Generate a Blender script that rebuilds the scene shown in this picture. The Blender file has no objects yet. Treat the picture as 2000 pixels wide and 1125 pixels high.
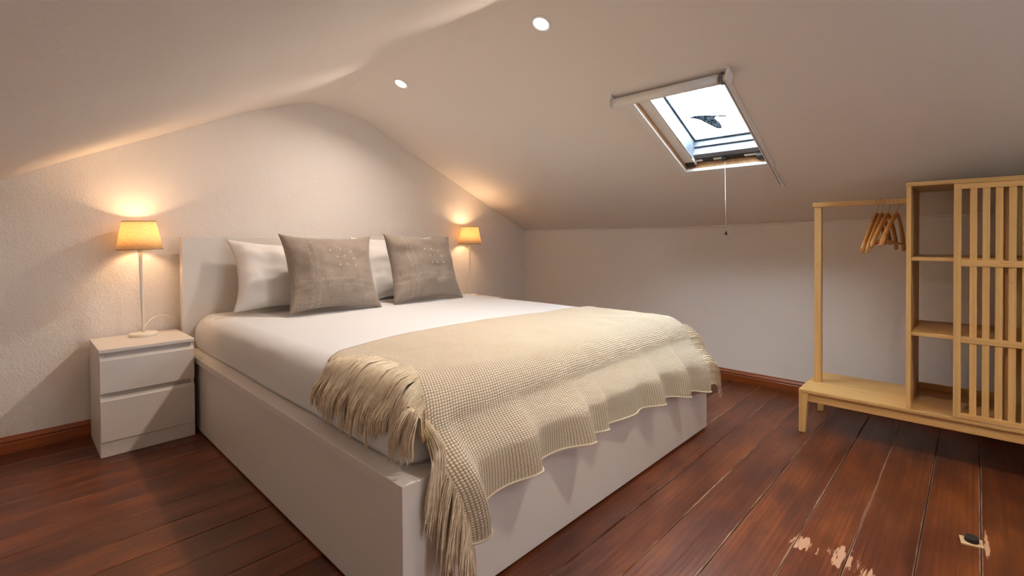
import bpy, bmesh, math, random
from mathutils import Vector, Matrix, noise

SC = bpy.context.scene
COL = SC.collection
RND = random.Random(7)

# ---------------------------------------------------------------- camera
CAMH = 0.98
cam_d = bpy.data.cameras.new('camera')
cam = bpy.data.objects.new('camera', cam_d)
COL.objects.link(cam)
right = Vector((0.69328725, -0.72062876, -0.00685346))
down = Vector((-0.0139264, -0.00388862, -0.99989546))
fwd = Vector((0.72052678, 0.69331022, -0.0127317))
m = Matrix.Identity(4)
for i in range(3):
    m[i][0] = right[i]
    m[i][1] = -down[i]
    m[i][2] = -fwd[i]
m[2][3] = CAMH
cam.matrix_world = m
cam_d.sensor_fit = 'HORIZONTAL'
cam_d.sensor_width = 36.0
cam_d.lens = 941.6324 / 2000 * 36
cam_d.shift_y = -(562.5 - 477.728) / 2000
cam_d.clip_start = 0.02
SC.camera = cam

# ---------------------------------------------------------------- world, exposure
w = bpy.data.worlds.new('world')
SC.world = w
w.use_nodes = True
bg = w.node_tree.nodes['Background']
bg.inputs['Color'].default_value = (0.80, 0.90, 1.0, 1)
bg.inputs['Strength'].default_value = 31.0
SC.view_settings.view_transform = 'Standard'
SC.view_settings.look = 'None'
SC.view_settings.gamma = 1.0
SC.view_settings.exposure = 0.32
SC.view_settings.use_curve_mapping = False
SC.cycles.caustics_reflective = False
SC.cycles.caustics_refractive = False

DOWNLIGHT_W = 7.0
DOWNLIGHT_C = (1.0, 0.86, 0.73)
LAMP_W = 12.5
LAMP_C = (1.0, 0.63, 0.33)

# ---------------------------------------------------------------- room geometry constants
YW = 3.235                      # headboard wall
TH = math.radians(24.84943)     # roof pitch on the window side
CT, ST = math.cos(TH), math.sin(TH)


def lerp(a, b, t):
    return a + (b - a) * t


def clamp(t, a=0.0, b=1.0):
    return max(a, min(b, t))


def smooth(a, b, t):
    t = clamp((t - a) / (b - a))
    return t * t * (3 - 2 * t)


def interp(pts, x):
    if x <= pts[0][0]:
        return pts[0][1]
    for (x0, y0), (x1, y1) in zip(pts, pts[1:]):
        if x <= x1:
            return lerp(y0, y1, (x - x0) / (x1 - x0))
    return pts[-1][1]


def sinterp(pts, x):
    """Catmull-Rom through (x, y) points"""
    n = len(pts)
    if x <= pts[0][0]:
        return pts[0][1]
    if x >= pts[-1][0]:
        return pts[-1][1]
    for i in range(n - 1):
        if pts[i][0] <= x <= pts[i + 1][0]:
            x0, y0 = pts[i]
            x1, y1 = pts[i + 1]
            h = x1 - x0
            t = (x - x0) / h
            m0 = (y1 - pts[i - 1][1]) / (x1 - pts[i - 1][0]) if i > 0 else (y1 - y0) / h
            m1 = (pts[i + 2][1] - y0) / (pts[i + 2][0] - x0) if i < n - 2 else (y1 - y0) / h
            t2, t3 = t * t, t * t * t
            return ((2 * t3 - 3 * t2 + 1) * y0 + (t3 - 2 * t2 + t) * h * m0
                    + (-2 * t3 + 3 * t2) * y1 + (t3 - t2) * h * m1)


# ---------------------------------------------------------------- object helpers
def link(name, me, mat=None, parent=None, label=None, cat=None, group=None, kind=None, smoothed=False):
    o = bpy.data.objects.new(name, me)
    COL.objects.link(o)
    if me is not None and mat is not None:
        me.materials.append(mat)
    if parent is not None:
        o.parent = parent
    if smoothed and me is not None:
        for p in me.polygons:
            p.use_smooth = True
    for k, v in (('label', label), ('category', cat), ('group', group), ('kind', kind)):
        if v:
            o[k] = v
    return o


def from_bm(name, bm, mat, parent=None, smoothed=False, **kw):
    me = bpy.data.meshes.new(name)
    bmesh.ops.recalc_face_normals(bm, faces=bm.faces)
    bm.to_mesh(me)
    bm.free()
    return link(name, me, mat, parent, smoothed=smoothed, **kw)


def empty(name, loc, label=None, cat=None, group=None, kind=None, rz=0):
    o = link(name, None, label=label, cat=cat, group=group, kind=kind)
    o.location = loc
    o.rotation_euler = (0, 0, rz)
    o.empty_display_size = 0.1
    return o


def add_box(bm, lo, hi, bev=0.0):
    vs = [bm.verts.new((x, y, z)) for x in (lo[0], hi[0]) for y in (lo[1], hi[1]) for z in (lo[2], hi[2])]
    F = [(0, 1, 3, 2), (4, 6, 7, 5), (0, 4, 5, 1), (2, 3, 7, 6), (0, 2, 6, 4), (1, 5, 7, 3)]
    fs = [bm.faces.new([vs[i] for i in f]) for f in F]
    if bev > 0:
        es = set()
        for f in fs:
            es.update(f.edges)
        bmesh.ops.bevel(bm, geom=list(es), offset=bev, segments=2, affect='EDGES', profile=0.6)


def box(name, lo, hi, mat, parent=None, bev=0.0015, org=(0, 0, 0), **kw):
    """box given in world coordinates, stored relative to the parent's origin org"""
    bm = bmesh.new()
    lo2 = [min(a, b) - o for a, b, o in zip(lo, hi, org)]
    hi2 = [max(a, b) - o for a, b, o in zip(lo, hi, org)]
    add_box(bm, lo2, hi2, bev)
    return from_bm(name, bm, mat, parent, **kw)


def add_tube(bm, pts, rad, n=8, caps=True, sq=None):
    """tube along pts; rad a number or list; sq optional (a, b) scale of the section"""
    pts = [Vector(p) for p in pts]
    rr = rad if isinstance(rad, (list, tuple)) else [rad] * len(pts)
    rings = []
    up = None
    for i, p in enumerate(pts):
        t = (pts[min(i + 1, len(pts) - 1)] - pts[max(i - 1, 0)]).normalized()
        if up is None:
            up = Vector((0, 0, 1)) if abs(t.z) < 0.9 else Vector((0, 1, 0))
        s = t.cross(up)
        if s.length < 1e-6:
            s = t.cross(Vector((1, 0, 0)))
        s.normalize()
        up = s.cross(t).normalized()
        a, b = sq[i] if sq else (1, 1)
        rings.append([bm.verts.new(p + s * (math.cos(2 * math.pi * k / n) * rr[i] * a)
                                   + up * (math.sin(2 * math.pi * k / n) * rr[i] * b)) for k in range(n)])
    for r0, r1 in zip(rings, rings[1:]):
        for k in range(n):
            bm.faces.new((r0[k], r0[(k + 1) % n], r1[(k + 1) % n], r1[k]))
    if caps:
        bm.faces.new(rings[0][::-1])
        bm.faces.new(rings[-1])


def tube(name, pts, rad, mat, parent=None, n=8, sq=None, caps=True, **kw):
    bm = bmesh.new()
    add_tube(bm, pts, rad, n, caps, sq)
    return from_bm(name, bm, mat, parent, smoothed=True, **kw)


def add_lathe(bm, prof, n=32, close=False):
    rings = []
    for r, z in prof:
        rings.append([bm.verts.new((r * math.cos(2 * math.pi * k / n), r * math.sin(2 * math.pi * k / n), z)) for k in range(n)])
    pairs = list(zip(rings, rings[1:]))
    if close:
        pairs.append((rings[-1], rings[0]))
    for a, b in pairs:
        for k in range(n):
            bm.faces.new((a[k], a[(k + 1) % n], b[(k + 1) % n], b[k]))
    if not close:
        if prof[0][0] > 1e-5:
            bm.faces.new(rings[0][::-1])
        if prof[-1][0] > 1e-5:
            bm.faces.new(rings[-1])
    bmesh.ops.remove_doubles(bm, verts=bm.verts, dist=1e-6)


def prism(name, poly, axis, a0, a1, mat, parent=None, **kw):
    """extrude polygon (2 coords in the other two axes order) along axis from a0 to a1"""
    bm = bmesh.new()

    def mk(p, a):
        if axis == 0:
            return (a, p[0], p[1])
        if axis == 1:
            return (p[0], a, p[1])
        return (p[0], p[1], a)
    A = [bm.verts.new(mk(p, a0)) for p in poly]
    B = [bm.verts.new(mk(p, a1)) for p in poly]
    n = len(poly)
    bm.faces.new(A)
    bm.faces.new(B[::-1])
    for i in range(n):
        bm.faces.new((A[i], A[(i + 1) % n], B[(i + 1) % n], B[i]))
    return from_bm(name, bm, mat, parent, **kw)


def grid_mesh(name, f, nu, nv, uv=None):
    """f(i/nu, j/nv) -> xyz ; optional uv(i/nu, j/nv)"""
    verts = [f(i / nu, j / nv) for j in range(nv + 1) for i in range(nu + 1)]
    faces = []
    for j in range(nv):
        for i in range(nu):
            a = j * (nu + 1) + i
            faces.append((a, a + 1, a + nu + 2, a + nu + 1))
    me = bpy.data.meshes.new(name)
    me.from_pydata(verts, [], faces)
    if uv:
        L = me.uv_layers.new(name='UVMap')
        for p in me.polygons:
            for li in p.loop_indices:
                vi = me.loops[li].vertex_index
                L.data[li].uv = uv((vi % (nu + 1)) / nu, (vi // (nu + 1)) / nv)
    me.validate()
    return me


def copy_tree(o, parent=None):
    c = o.copy()
    COL.objects.link(c)
    if parent is not None:
        c.parent = parent
    for ch in list(o.children):
        copy_tree(ch, c)
    return c


# ---------------------------------------------------------------- material helpers
class NT:
    def __init__(self, name):
        self.m = bpy.data.materials.new(name)
        self.m.use_nodes = True
        self.t = self.m.node_tree
        self.b = self.t.nodes['Principled BSDF']
        self.out = self.t.nodes['Material Output']

    def n(self, typ, **kw):
        nd = self.t.nodes.new(typ)
        for k, v in kw.items():
            if k.startswith('i_'):
                key = k[2:]
                key = int(key) if key.isdigit() else key.replace('_', ' ')
                nd.inputs[key].default_value = v
            else:
                setattr(nd, k, v)
        return nd

    def l(self, a, ao, b, bi):
        self.t.links.new(a.outputs[ao], b.inputs[bi])

    def s(self, **kw):
        for k, v in kw.items():
            self.b.inputs[k.replace('_', ' ')].default_value = v
        return self

    def coords(self, scale=(1, 1, 1), out='Object', loc=(0, 0, 0)):
        tc = self.n('ShaderNodeTexCoord')
        mp = self.n('ShaderNodeMapping')
        mp.inputs['Scale'].default_value = scale
        mp.inputs['Location'].default_value = loc
        self.l(tc, out, mp, 'Vector')
        return mp

    def noise(self, src, scale=5, detail=4, rough=0.55, dist=0.0):
        nd = self.n('ShaderNodeTexNoise')
        nd.inputs['Scale'].default_value = scale
        nd.inputs['Detail'].default_value = detail
        nd.inputs['Roughness'].default_value = rough
        nd.inputs['Distortion'].default_value = dist
        if src is not None:
            self.l(src, 0, nd, 'Vector')
        return nd

    def ramp(self, src, so, stops):
        r = self.n('ShaderNodeValToRGB')
        e = r.color_ramp.elements
        while len(e) < len(stops):
            e.new(0.5)
        for el, (p, c) in zip(e, stops):
            el.position = p
            el.color = c if len(c) == 4 else (*c, 1)
        self.l(src, so, r, 0)
        return r

    def math(self, op, a, b=None, c=None):
        nd = self.n('ShaderNodeMath', operation=op)
        for i, v in enumerate((a, b, c)):
            if v is None:
                continue
            if isinstance(v, (int, float)):
                nd.inputs[i].default_value = v
            else:
                self.t.links.new(v.outputs[0] if hasattr(v, 'outputs') else v, nd.inputs[i])
        return nd

    def mix(self, fac, a, b, blend='MIX'):
        nd = self.n('ShaderNodeMix', data_type='RGBA', blend_type=blend)
        for idx, v in ((0, fac), (6, a), (7, b)):
            if isinstance(v, (int, float)):
                nd.inputs[idx].default_value = v
            elif isinstance(v, (tuple, list)):
                nd.inputs[idx].default_value = v if len(v) == 4 else (*v, 1)
            elif hasattr(v, 'outputs'):
                self.t.links.new(v.outputs[2] if v.bl_idname == 'ShaderNodeMix' else v.outputs[0], nd.inputs[idx])
            else:
                self.t.links.new(v, nd.inputs[idx])
        return nd

    def bump(self, h, strength=0.3, dist=0.005, prev=None):
        bp = self.n('ShaderNodeBump')
        bp.inputs['Strength'].default_value = strength
        bp.inputs['Distance'].default_value = dist
        self.t.links.new(h.outputs[0], bp.inputs['Height'])
        if prev:
            self.l(prev, 0, bp, 'Normal')
        self.l(bp, 0, self.b, 'Normal')
        return bp


def plain(name, col, rough=0.5, metal=0.0, var=0.04, scale=8.0, bump=0.0, bscale=200, coat=0.0):
    k = NT(name)
    k.s(Roughness=rough, Metallic=metal, Coat_Weight=coat)
    mp = k.coords()
    nz = k.noise(mp, scale, 3)
    a = tuple(c * (1 - var) for c in col)
    b = tuple(min(1, c * (1 + var)) for c in col)
    r = k.ramp(nz, 0, [(0.3, a), (0.7, b)])
    k.l(r, 0, k.b, 'Base Color')
    if bump:
        k.bump(k.noise(mp, bscale, 3), bump, 0.002)
    return k.m


def plaster(name, col, strength, scale, dist):
    k = NT(name)
    k.s(Roughness=0.85, Specular_IOR_Level=0.2)
    mp = k.coords()
    big = k.noise(mp, 1.3, 3)
    r = k.ramp(big, 0, [(0.3, tuple(c * 0.97 for c in col)), (0.7, col)])
    k.l(r, 0, k.b, 'Base Color')
    n1 = k.noise(mp, scale, 5, 0.6)
    n2 = k.noise(mp, scale * 0.07, 2)
    mx = k.math('MULTIPLY_ADD', n2, 2.0, n1)
    k.bump(mx, strength, dist)
    return k.m


def wood(name, c0, c1, axis, rough=0.45, fine=90.0, knots=True):
    """pale bamboo-like timber with straight grain along axis"""
    k = NT(name)
    k.s(Roughness=rough)
    sc = [fine, fine, fine]
    sc[axis] = 1.6
    mp = k.coords(tuple(sc))
    g = k.noise(mp, 1.0, 4, 0.6, 0.3)
    r = k.ramp(g, 0, [(0.28, c0), (0.72, c1)])
    sc2 = [9, 9, 9]
    sc2[axis] = 1.0
    mp2 = k.coords(tuple(sc2))
    g2 = k.noise(mp2, 1.0, 2)
    oi = k.n('ShaderNodeObjectInfo')
    t = k.math('MULTIPLY_ADD', oi.outputs['Random'], 0.35, g2)
    tone = k.ramp(t, 0, [(0.3, (0.84, 0.84, 0.84)), (0.95, (1.08, 1.05, 1.0))])
    mx = k.mix(1.0, r, tone, 'MULTIPLY')
    if knots:       # dark node lines of bamboo, across the grain
        sc3 = [14, 14, 14]
        sc3[axis] = 5.2
        mp3 = k.coords(tuple(sc3))
        v = k.n('ShaderNodeTexVoronoi', feature='DISTANCE_TO_EDGE')
        mp4 = k.coords((0, 0, 0))
        mp4.inputs['Scale'].default_value = tuple(5.0 if i == axis else 25.0 for i in range(3))
        nn = k.noise(mp3, 1.0, 1)
        th = k.ramp(nn, 0, [(0.715, (0, 0, 0)), (0.74, (1, 1, 1)), (0.75, (0, 0, 0))])
        mx = k.mix(k.math('MULTIPLY', th, 0.35), mx, (c0[0] * 0.55, c0[1] * 0.5, c0[2] * 0.45))
    k.l(mx, 2, k.b, 'Base Color')
    k.bump(g, 0.06, 0.001)
    return k.m


def floor_material():
    k = NT('worn_red_floorboards')
    tc = k.n('ShaderNodeTexCoord')
    oi = k.n('ShaderNodeObjectInfo')
    off = k.n('ShaderNodeVectorMath', operation='MULTIPLY_ADD')
    k.l(tc, 'Object', off, 0)
    off.inputs[1].default_value = (1, 1, 1)
    cmb = k.n('ShaderNodeCombineXYZ')
    rr = k.math('MULTIPLY', oi.outputs['Random'], 37.0)
    k.l(rr, 0, cmb, 0)
    k.l(rr, 0, cmb, 2)
    k.l(cmb, 0, off, 2)

    def mapped(sc):
        mp = k.n('ShaderNodeMapping')
        mp.inputs['Scale'].default_value = sc
        k.l(off, 0, mp, 'Vector')
        return mp
    grain = k.noise(mapped((1.1, 75, 1)), 1.0, 5, 0.65, 0.6)
    rings = k.n('ShaderNodeTexWave', wave_type='BANDS', bands_direction='Y')
    rings.inputs['Scale'].default_value = 1.0
    rings.inputs['Distortion'].default_value = 9.0
    rings.inputs['Detail'].default_value = 2.0
    rings.inputs['Detail Scale'].default_value = 0.6
    k.l(mapped((0.45, 17, 1)), 0, rings, 'Vector')
    blot = k.noise(mapped((2.4, 7.5, 1)), 1.0, 5, 0.62)
    base = k.ramp(blot, 0, [(0.30, (0.070, 0.0190, 0.0100)), (0.5, (0.140, 0.0370, 0.0130)), (0.72, (0.250, 0.074, 0.0190))])
    gr = k.ramp(grain, 0, [(0.3, (0.62, 0.58, 0.56)), (0.7, (1.15, 1.12, 1.08))])
    c = k.mix(0.85, base, gr, 'MULTIPLY')
    rg = k.ramp(rings, 0, [(0.15, (0.72, 0.68, 0.66)), (0.6, (1.08, 1.06, 1.04))])
    c = k.mix(0.35, c, rg, 'MULTIPLY')
    tone = k.ramp(oi, 'Random', [(0, (0.88, 0.88, 0.90)), (1, (1.10, 1.08, 1.04))])
    c = k.mix(1.0, c, tone, 'MULTIPLY')
    # browner, less red boards on the bed's left
    geo = k.n('ShaderNodeNewGeometry')
    sep = k.n('ShaderNodeSeparateXYZ')
    k.l(geo, 'Position', sep, 0)
    # pale worn board edges
    gen = k.n('ShaderNodeSeparateXYZ')
    k.l(tc, 'Generated', gen, 0)
    d = k.math('ABSOLUTE', k.math('SUBTRACT', gen.outputs[1], 0.5))
    wn = k.noise(mapped((7, 40, 1)), 1.0, 4, 0.7)
    edge = k.math('ADD', d, k.math('MULTIPLY', k.math('SUBTRACT', wn, 0.5), 0.085))
    emask = k.ramp(edge, 0, [(0.476, (0, 0, 0)), (0.492, (1, 1, 1))])
    wear_zone = k.ramp(k.math('MULTIPLY_ADD', sep.outputs[0], 0.25, 0.0), 0, [(0.16, (0.25, 0.25, 0.25)), (0.32, (0.85, 0.85, 0.85))])
    brk = k.ramp(k.noise(mapped((2.3, 3, 1)), 1.0, 4, 0.7), 0, [(0.38, (0.15, 0.15, 0.15)), (0.52, (1, 1, 1))])
    ef = k.math('MULTIPLY', k.math('MULTIPLY', emask, wear_zone), brk)
    c = k.mix(ef, c, (0.46, 0.29, 0.19))
    # bare patches and specks
    pn = k.noise(mapped((11, 75, 1)), 1.0, 5, 0.68)
    patch = None
    for (px, py, rx, ry) in ((1.744, 0.392, 0.060, 0.055), (1.742, 0.290, 0.085, 0.050), (1.70, 0.225, 0.06, 0.03), (2.14, -0.030, 0.13, 0.010)):
        ax = k.math('DIVIDE', k.math('SUBTRACT', sep.outputs[0], px), rx)
        ay = k.math('DIVIDE', k.math('SUBTRACT', sep.outputs[1], py), ry)
        r2 = k.math('ADD', k.math('MULTIPLY', ax, ax), k.math('MULTIPLY', ay, ay))
        g = k.math('POWER', 2.718, k.math('MULTIPLY', r2, -0.9))
        patch = g if patch is None else k.math('MAXIMUM', patch, g)
    pm = k.math('MULTIPLY', patch, k.math('MULTIPLY_ADD', k.math('SUBTRACT', pn, 0.5), 2.6, 0.60))
    pmask = k.ramp(pm, 0, [(0.42, (0, 0, 0)), (0.50, (1, 1, 1))])
    c = k.mix(k.math('MULTIPLY', pmask, 0.9), c, (0.52, 0.30, 0.18))
    scv = k.noise(mapped((2.2, 260, 1)), 1.0, 1, 0.5)
    scm = k.ramp(scv, 0, [(0.735, (0, 0, 0)), (0.76, (1, 1, 1))])
    c = k.mix(k.math('MULTIPLY', k.math('MULTIPLY', scm, wear_zone), 0.35), c, (0.34, 0.19, 0.12))
    sp = k.noise(mapped((38, 55, 1)), 1.0, 2, 0.5)
    smask = k.ramp(sp, 0, [(0.76, (0, 0, 0)), (0.80, (1, 1, 1))])
    c = k.mix(k.math('MULTIPLY', k.math('MULTIPLY', smask, wear_zone), 0.6), c, (0.35, 0.20, 0.13))
    k.l(c, 2, k.b, 'Base Color')
    rb = k.noise(mapped((2.2, 9, 1)), 1.0, 4, 0.6)
    ro = k.ramp(rb, 0, [(0.3, (0.285, 0.285, 0.285)), (0.7, (0.40, 0.40, 0.40))])
    ro2 = k.math('ADD', ro, k.math('MULTIPLY', pmask, 0.3))
    k.l(ro2, 0, k.b, 'Roughness')
    k.s(Specular_IOR_Level=0.4)
    hh = k.math('ADD', k.math('MULTIPLY', grain, 0.8), k.math('MULTIPLY', rings, 0.45))
    hh = k.math('SUBTRACT', hh, k.math('MULTIPLY', pmask, 0.4))
    b1 = k.bump(hh, 0.16, 0.003)
    wob = k.noise(mapped((1.5, 7, 1)), 1.0, 2)
    k.bump(wob, 0.25, 0.012, b1)
    return k.m


def skirting_material():
    k = NT('varnished_skirting')
    k.s(Roughness=0.32)
    mp = k.coords((1.2, 1.2, 60))
    g = k.noise(mp, 1.0, 4, 0.6, 0.4)
    r = k.ramp(g, 0, [(0.3, (0.21, 0.050, 0.012)), (0.7, (0.37, 0.100, 0.024))])
    k.l(r, 0, k.b, 'Base Color')
    k.bump(g, 0.08, 0.001)
    return k.m


def weave_material(name, c_hi, c_lo, pitch, bstr, bdist, rough=0.9):
    """woven cloth from the UV map (metres)"""
    k = NT(name)
    k.s(Roughness=rough, Specular_IOR_Level=0.15, Sheen_Weight=0.25)
    tc = k.n('ShaderNodeTexCoord')
    sep = k.n('ShaderNodeSeparateXYZ')
    dn = k.noise(None, 18, 2)
    k.l(tc, 'UV', dn, 'Vector')
    k.l(tc, 'UV', sep, 0)
    wv = k.math('MULTIPLY', k.math('SUBTRACT', dn, 0.5), 1.1)
    f = math.pi / pitch
    su = k.math('SINE', k.math('ADD', k.math('MULTIPLY', sep.outputs[0], f), wv))
    sv = k.math('SINE', k.math('ADD', k.math('MULTIPLY', sep.outputs[1], f), wv))
    pr = k.math('MULTIPLY', su, sv)
    a = k.math('ABSOLUTE', pr)
    hgt = k.math('POWER', a, 0.6)
    fine = k.noise(None, 420, 3)
    k.l(tc, 'UV', fine, 'Vector')
    hf = k.math('ADD', hgt, k.math('MULTIPLY', fine, 0.5))
    r = k.ramp(hf, 0, [(0.40, c_lo), (1.08, c_hi)])  # ochre in the weave gaps is partly warm shading put into the colour
    k.l(r, 0, k.b, 'Base Color')
    k.bump(hf, bstr, bdist)
    return k.m


def linen_material():
    k = NT('taupe_linen')
    k.s(Roughness=0.75, Specular_IOR_Level=0.25, Sheen_Weight=0.3)
    tc = k.n('ShaderNodeTexCoord')

    def un(sc, det=3):
        mp = k.n('ShaderNodeMapping')
        mp.inputs['Scale'].default_value = (*sc, 1)
        k.l(tc, 'UV', mp, 'Vector')
        return k.noise(mp, 1.0, det)
    wx, wy = un((15, 300)), un((300, 15))
    sm = k.math('ADD', wx, wy)
    r = k.ramp(sm, 0, [(0.7, (0.185, 0.142, 0.112)), (1.3, (0.285, 0.228, 0.185))])
    # stitched bands along one side and the lower edge
    sep = k.n('ShaderNodeSeparateXYZ')
    k.l(tc, 'UV', sep, 0)
    bands = None
    for axis, pos in ((0, 0.115), (0, 0.150), (1, 0.120), (1, 0.160)):
        dd = k.math('ABSOLUTE', k.math('SUBTRACT', sep.outputs[axis], pos))
        g = k.math('LESS_THAN', dd, 0.009)
        bands = g if bands is None else k.math('MAXIMUM', bands, g)
    st = k.ramp(un((110, 110), 2), 0, [(0.5, (0, 0, 0)), (0.6, (1, 1, 1))])
    bm_ = k.math('MULTIPLY', k.math('MULTIPLY', bands, st), 0.55)
    c = k.mix(bm_, r, (0.46, 0.40, 0.34))
    k.l(c, 2, k.b, 'Base Color')
    k.bump(sm, 0.25, 0.0015)
    return k.m


def shade_material():
    k = NT('linen_lamp_shade')
    t = k.t
    tc = k.n('ShaderNodeTexCoord')
    mp = k.n('ShaderNodeMapping')
    mp.inputs['Scale'].default_value = (60, 60, 700)
    k.l(tc, 'Object', mp, 'Vector')
    nz = k.noise(mp, 1.0, 3)
    mp2 = k.n('ShaderNodeMapping')
    mp2.inputs['Scale'].default_value = (500, 500, 40)
    k.l(tc, 'Object', mp2, 'Vector')
    nz2 = k.noise(mp2, 1.0, 3)
    ad = k.math('ADD', nz, nz2)
    r = k.ramp(ad, 0, [(0.75, (0.66, 0.50, 0.30)), (1.25, (0.90, 0.74, 0.50))])
    df = k.n('ShaderNodeBsdfDiffuse')
    tl = k.n('ShaderNodeBsdfTranslucent')
    k.l(r, 0, df, 'Color')
    k.l(r, 0, tl, 'Color')
    mx = k.n('ShaderNodeMixShader')
    mx.inputs[0].default_value = 0.5
    k.l(df, 0, mx, 1)
    k.l(tl, 0, mx, 2)
    k.l(mx, 0, k.out, 'Surface')
    return k.m


def emitter(name, col, strength):
    k = NT(name)
    em = k.n('ShaderNodeEmission')
    em.inputs['Color'].default_value = (*col, 1)
    em.inputs['Strength'].default_value = strength
    k.l(em, 0, k.out, 'Surface')
    return k.m


def glass_material():
    k = NT('window_glass')
    tr = k.n('ShaderNodeBsdfTransparent')
    tr.inputs['Color'].default_value = (0.93, 0.96, 0.97, 1)
    gl = k.n('ShaderNodeBsdfGlossy')
    gl.inputs['Roughness'].default_value = 0.03
    mx = k.n('ShaderNodeMixShader')
    mx.inputs[0].default_value = 0.05
    k.l(tr, 0, mx, 1)
    k.l(gl, 0, mx, 2)
    k.l(mx, 0, k.out, 'Surface')
    return k.m


M_STUCCO = plaster('stucco_wall', (0.875, 0.82, 0.775), 0.5, 105, 0.007)
M_PLASTER = plaster('smooth_plaster', (0.875, 0.825, 0.785), 0.25, 30, 0.006)
M_CEIL = plaster('painted_ceiling', (0.875, 0.82, 0.775), 0.22, 22, 0.006)
M_FLOOR = floor_material()
M_SUB = plain('dark_subfloor', (0.020, 0.012, 0.009), 0.9)
M_SKIRT = skirting_material()
M_WHITE = plain('white_foil_furniture', (0.74, 0.69, 0.645), 0.34, var=0.01)
M_WHITE2 = plain('white_lacquer', (0.80, 0.76, 0.71), 0.35, var=0.01)
M_PVC = plain('white_plastic', (0.86, 0.85, 0.83), 0.55, var=0.015)
M_METALW = plain('white_enamel', (0.82, 0.77, 0.70), 0.35, var=0.01)
M_CHROME = plain('polished_steel', (0.75, 0.74, 0.72), 0.18, 1.0, var=0.02)
M_BLACK = plain('black_rubber', (0.018, 0.017, 0.017), 0.55, var=0.1)
M_GREY = plain('grey_gasket', (0.16, 0.16, 0.18), 0.5, var=0.05)
M_SHEET = None
B0, B1 = (0.60, 0.355, 0.125), (0.78, 0.50, 0.20)
M_BAMX = wood('bamboo_grain_x', B0, B1, 0)
M_BAMY = wood('bamboo_grain_y', B0, B1, 1)
M_BAMZ = wood('bamboo_grain_z', B0, B1, 2)
M_HANG = wood('varnished_hanger_wood', (0.44, 0.19, 0.045), (0.62, 0.30, 0.085), 0, 0.32, 70, False)
M_LINING = wood('stained_pine_lining', (0.42, 0.20, 0.075), (0.66, 0.38, 0.17), 0, 0.5, 60, False)
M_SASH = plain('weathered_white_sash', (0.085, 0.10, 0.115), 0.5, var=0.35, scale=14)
M_THROW = weave_material('cream_woven_wool', (0.84, 0.76, 0.62), (0.46, 0.29, 0.115), 0.0105, 0.9, 0.004)
M_FRINGE = plain('cream_wool_fringe', (0.80, 0.68, 0.50), 0.9, var=0.12, scale=60)
M_HEM = plain('cream_hem', (0.72, 0.62, 0.46), 0.9)
M_LINEN = linen_material()
M_SHADE = shade_material()
M_STITCH = plain('white_stitching', (0.72, 0.66, 0.58), 0.8)
M_CARD = plain('pale_plywood', (0.62, 0.42, 0.23), 0.7, var=0.08, scale=60)
M_GLASS = glass_material()


def cotton(name, col):
    k = NT(name)
    k.s(Roughness=0.8, Specular_IOR_Level=0.2, Sheen_Weight=0.2)
    mp = k.coords()
    n0 = k.noise(mp, 2.2, 2)
    r = k.ramp(n0, 0, [(0.3, tuple(c * 0.98 for c in col)), (0.7, col)])
    k.l(r, 0, k.b, 'Base Color')
    cr = k.noise(k.coords((3.2, 9, 6)), 1.0, 4, 0.55, 0.8)
    fi = k.noise(mp, 700, 2)
    hh = k.math('ADD', cr, k.math('MULTIPLY', fi, 0.05))
    k.bump(hh, 0.22, 0.012)
    return k.m


M_SHEET = cotton('white_cotton_sheet', (0.72, 0.715, 0.72))
M_PILLOW = cotton('white_pillowcase', (0.77, 0.745, 0.725))


# ================================================================ THE ROOM
Y0 = -1.7
XL = -0.52


def roof_z(x):                      # window side of the roof
    return 1.7684879 - (x - 2.0) * ST / CT


GABLE = [(-0.60, 0.98), (-0.031, 1.264), (0.121, 1.343), (0.396, 1.476), (0.679, 1.605), (1.011, 1.764), (1.171, 1.826),
         (1.257, 1.861), (1.375, 1.893), (1.475, 1.905), (1.632, 1.890), (1.77, 1.862), (1.919, 1.806), (2.243, 1.645), (2.815, 1.386), (3.7, roof_z(3.7))]


def ceil_z(x, y):
    if x < 1.515:
        zl = interp([(-0.6, 0.985), (0.80, 1.672), (1.515, 1.994)], x)
    else:
        zl = roof_z(x)
    k = smooth(2.55, YW, y)
    zg = sinterp(GABLE, x) if x < 2.3 else roof_z(x)
    return lerp(zl, zg, k)


# skylight opening, in slope coordinates (u down the slope from x = 2, v = y)
SU0, SU1, SV0, SV1 = 0.215, 0.928, 0.81, 1.268
xs0, xs1 = 2.0 + SU0 * CT, 2.0 + SU1 * CT

# ceiling: one sheet with the skylight opening left out
xs = sorted(set([XL - 0.1 + i * 0.13 for i in range(9)] + [0.76, 0.78, 0.80, 0.82, 0.84] + [0.9 + i * 0.08 for i in range(7)]
                + [1.44, 1.47, 1.49, 1.50, 1.51, 1.515, 1.52, 1.53, 1.55, 1.58, 1.63, 1.7, 1.77, 1.85, 1.92, 2.0, xs0, 2.3, 2.45, 2.6, 2.75, xs1, 3.0, 3.15, 3.3, 3.45, 3.62]))
ys = sorted(set([Y0 + i * 0.25 for i in range(10)] + [SV0, 1.0, SV1, 1.5, 1.75, 2.0, 2.2, 2.4, 2.55] + [2.62 + i * 0.062 for i in range(11)]))
ys = [y for y in ys if y < SV0 or y > SV1 or y in (SV0, 1.0, SV1)]
vi = {}
verts, faces = [], []
for i, x in enumerate(xs):
    for j, y in enumerate(ys):
        vi[i, j] = len(verts)
        verts.append((x, y, ceil_z(x, y)))
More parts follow.
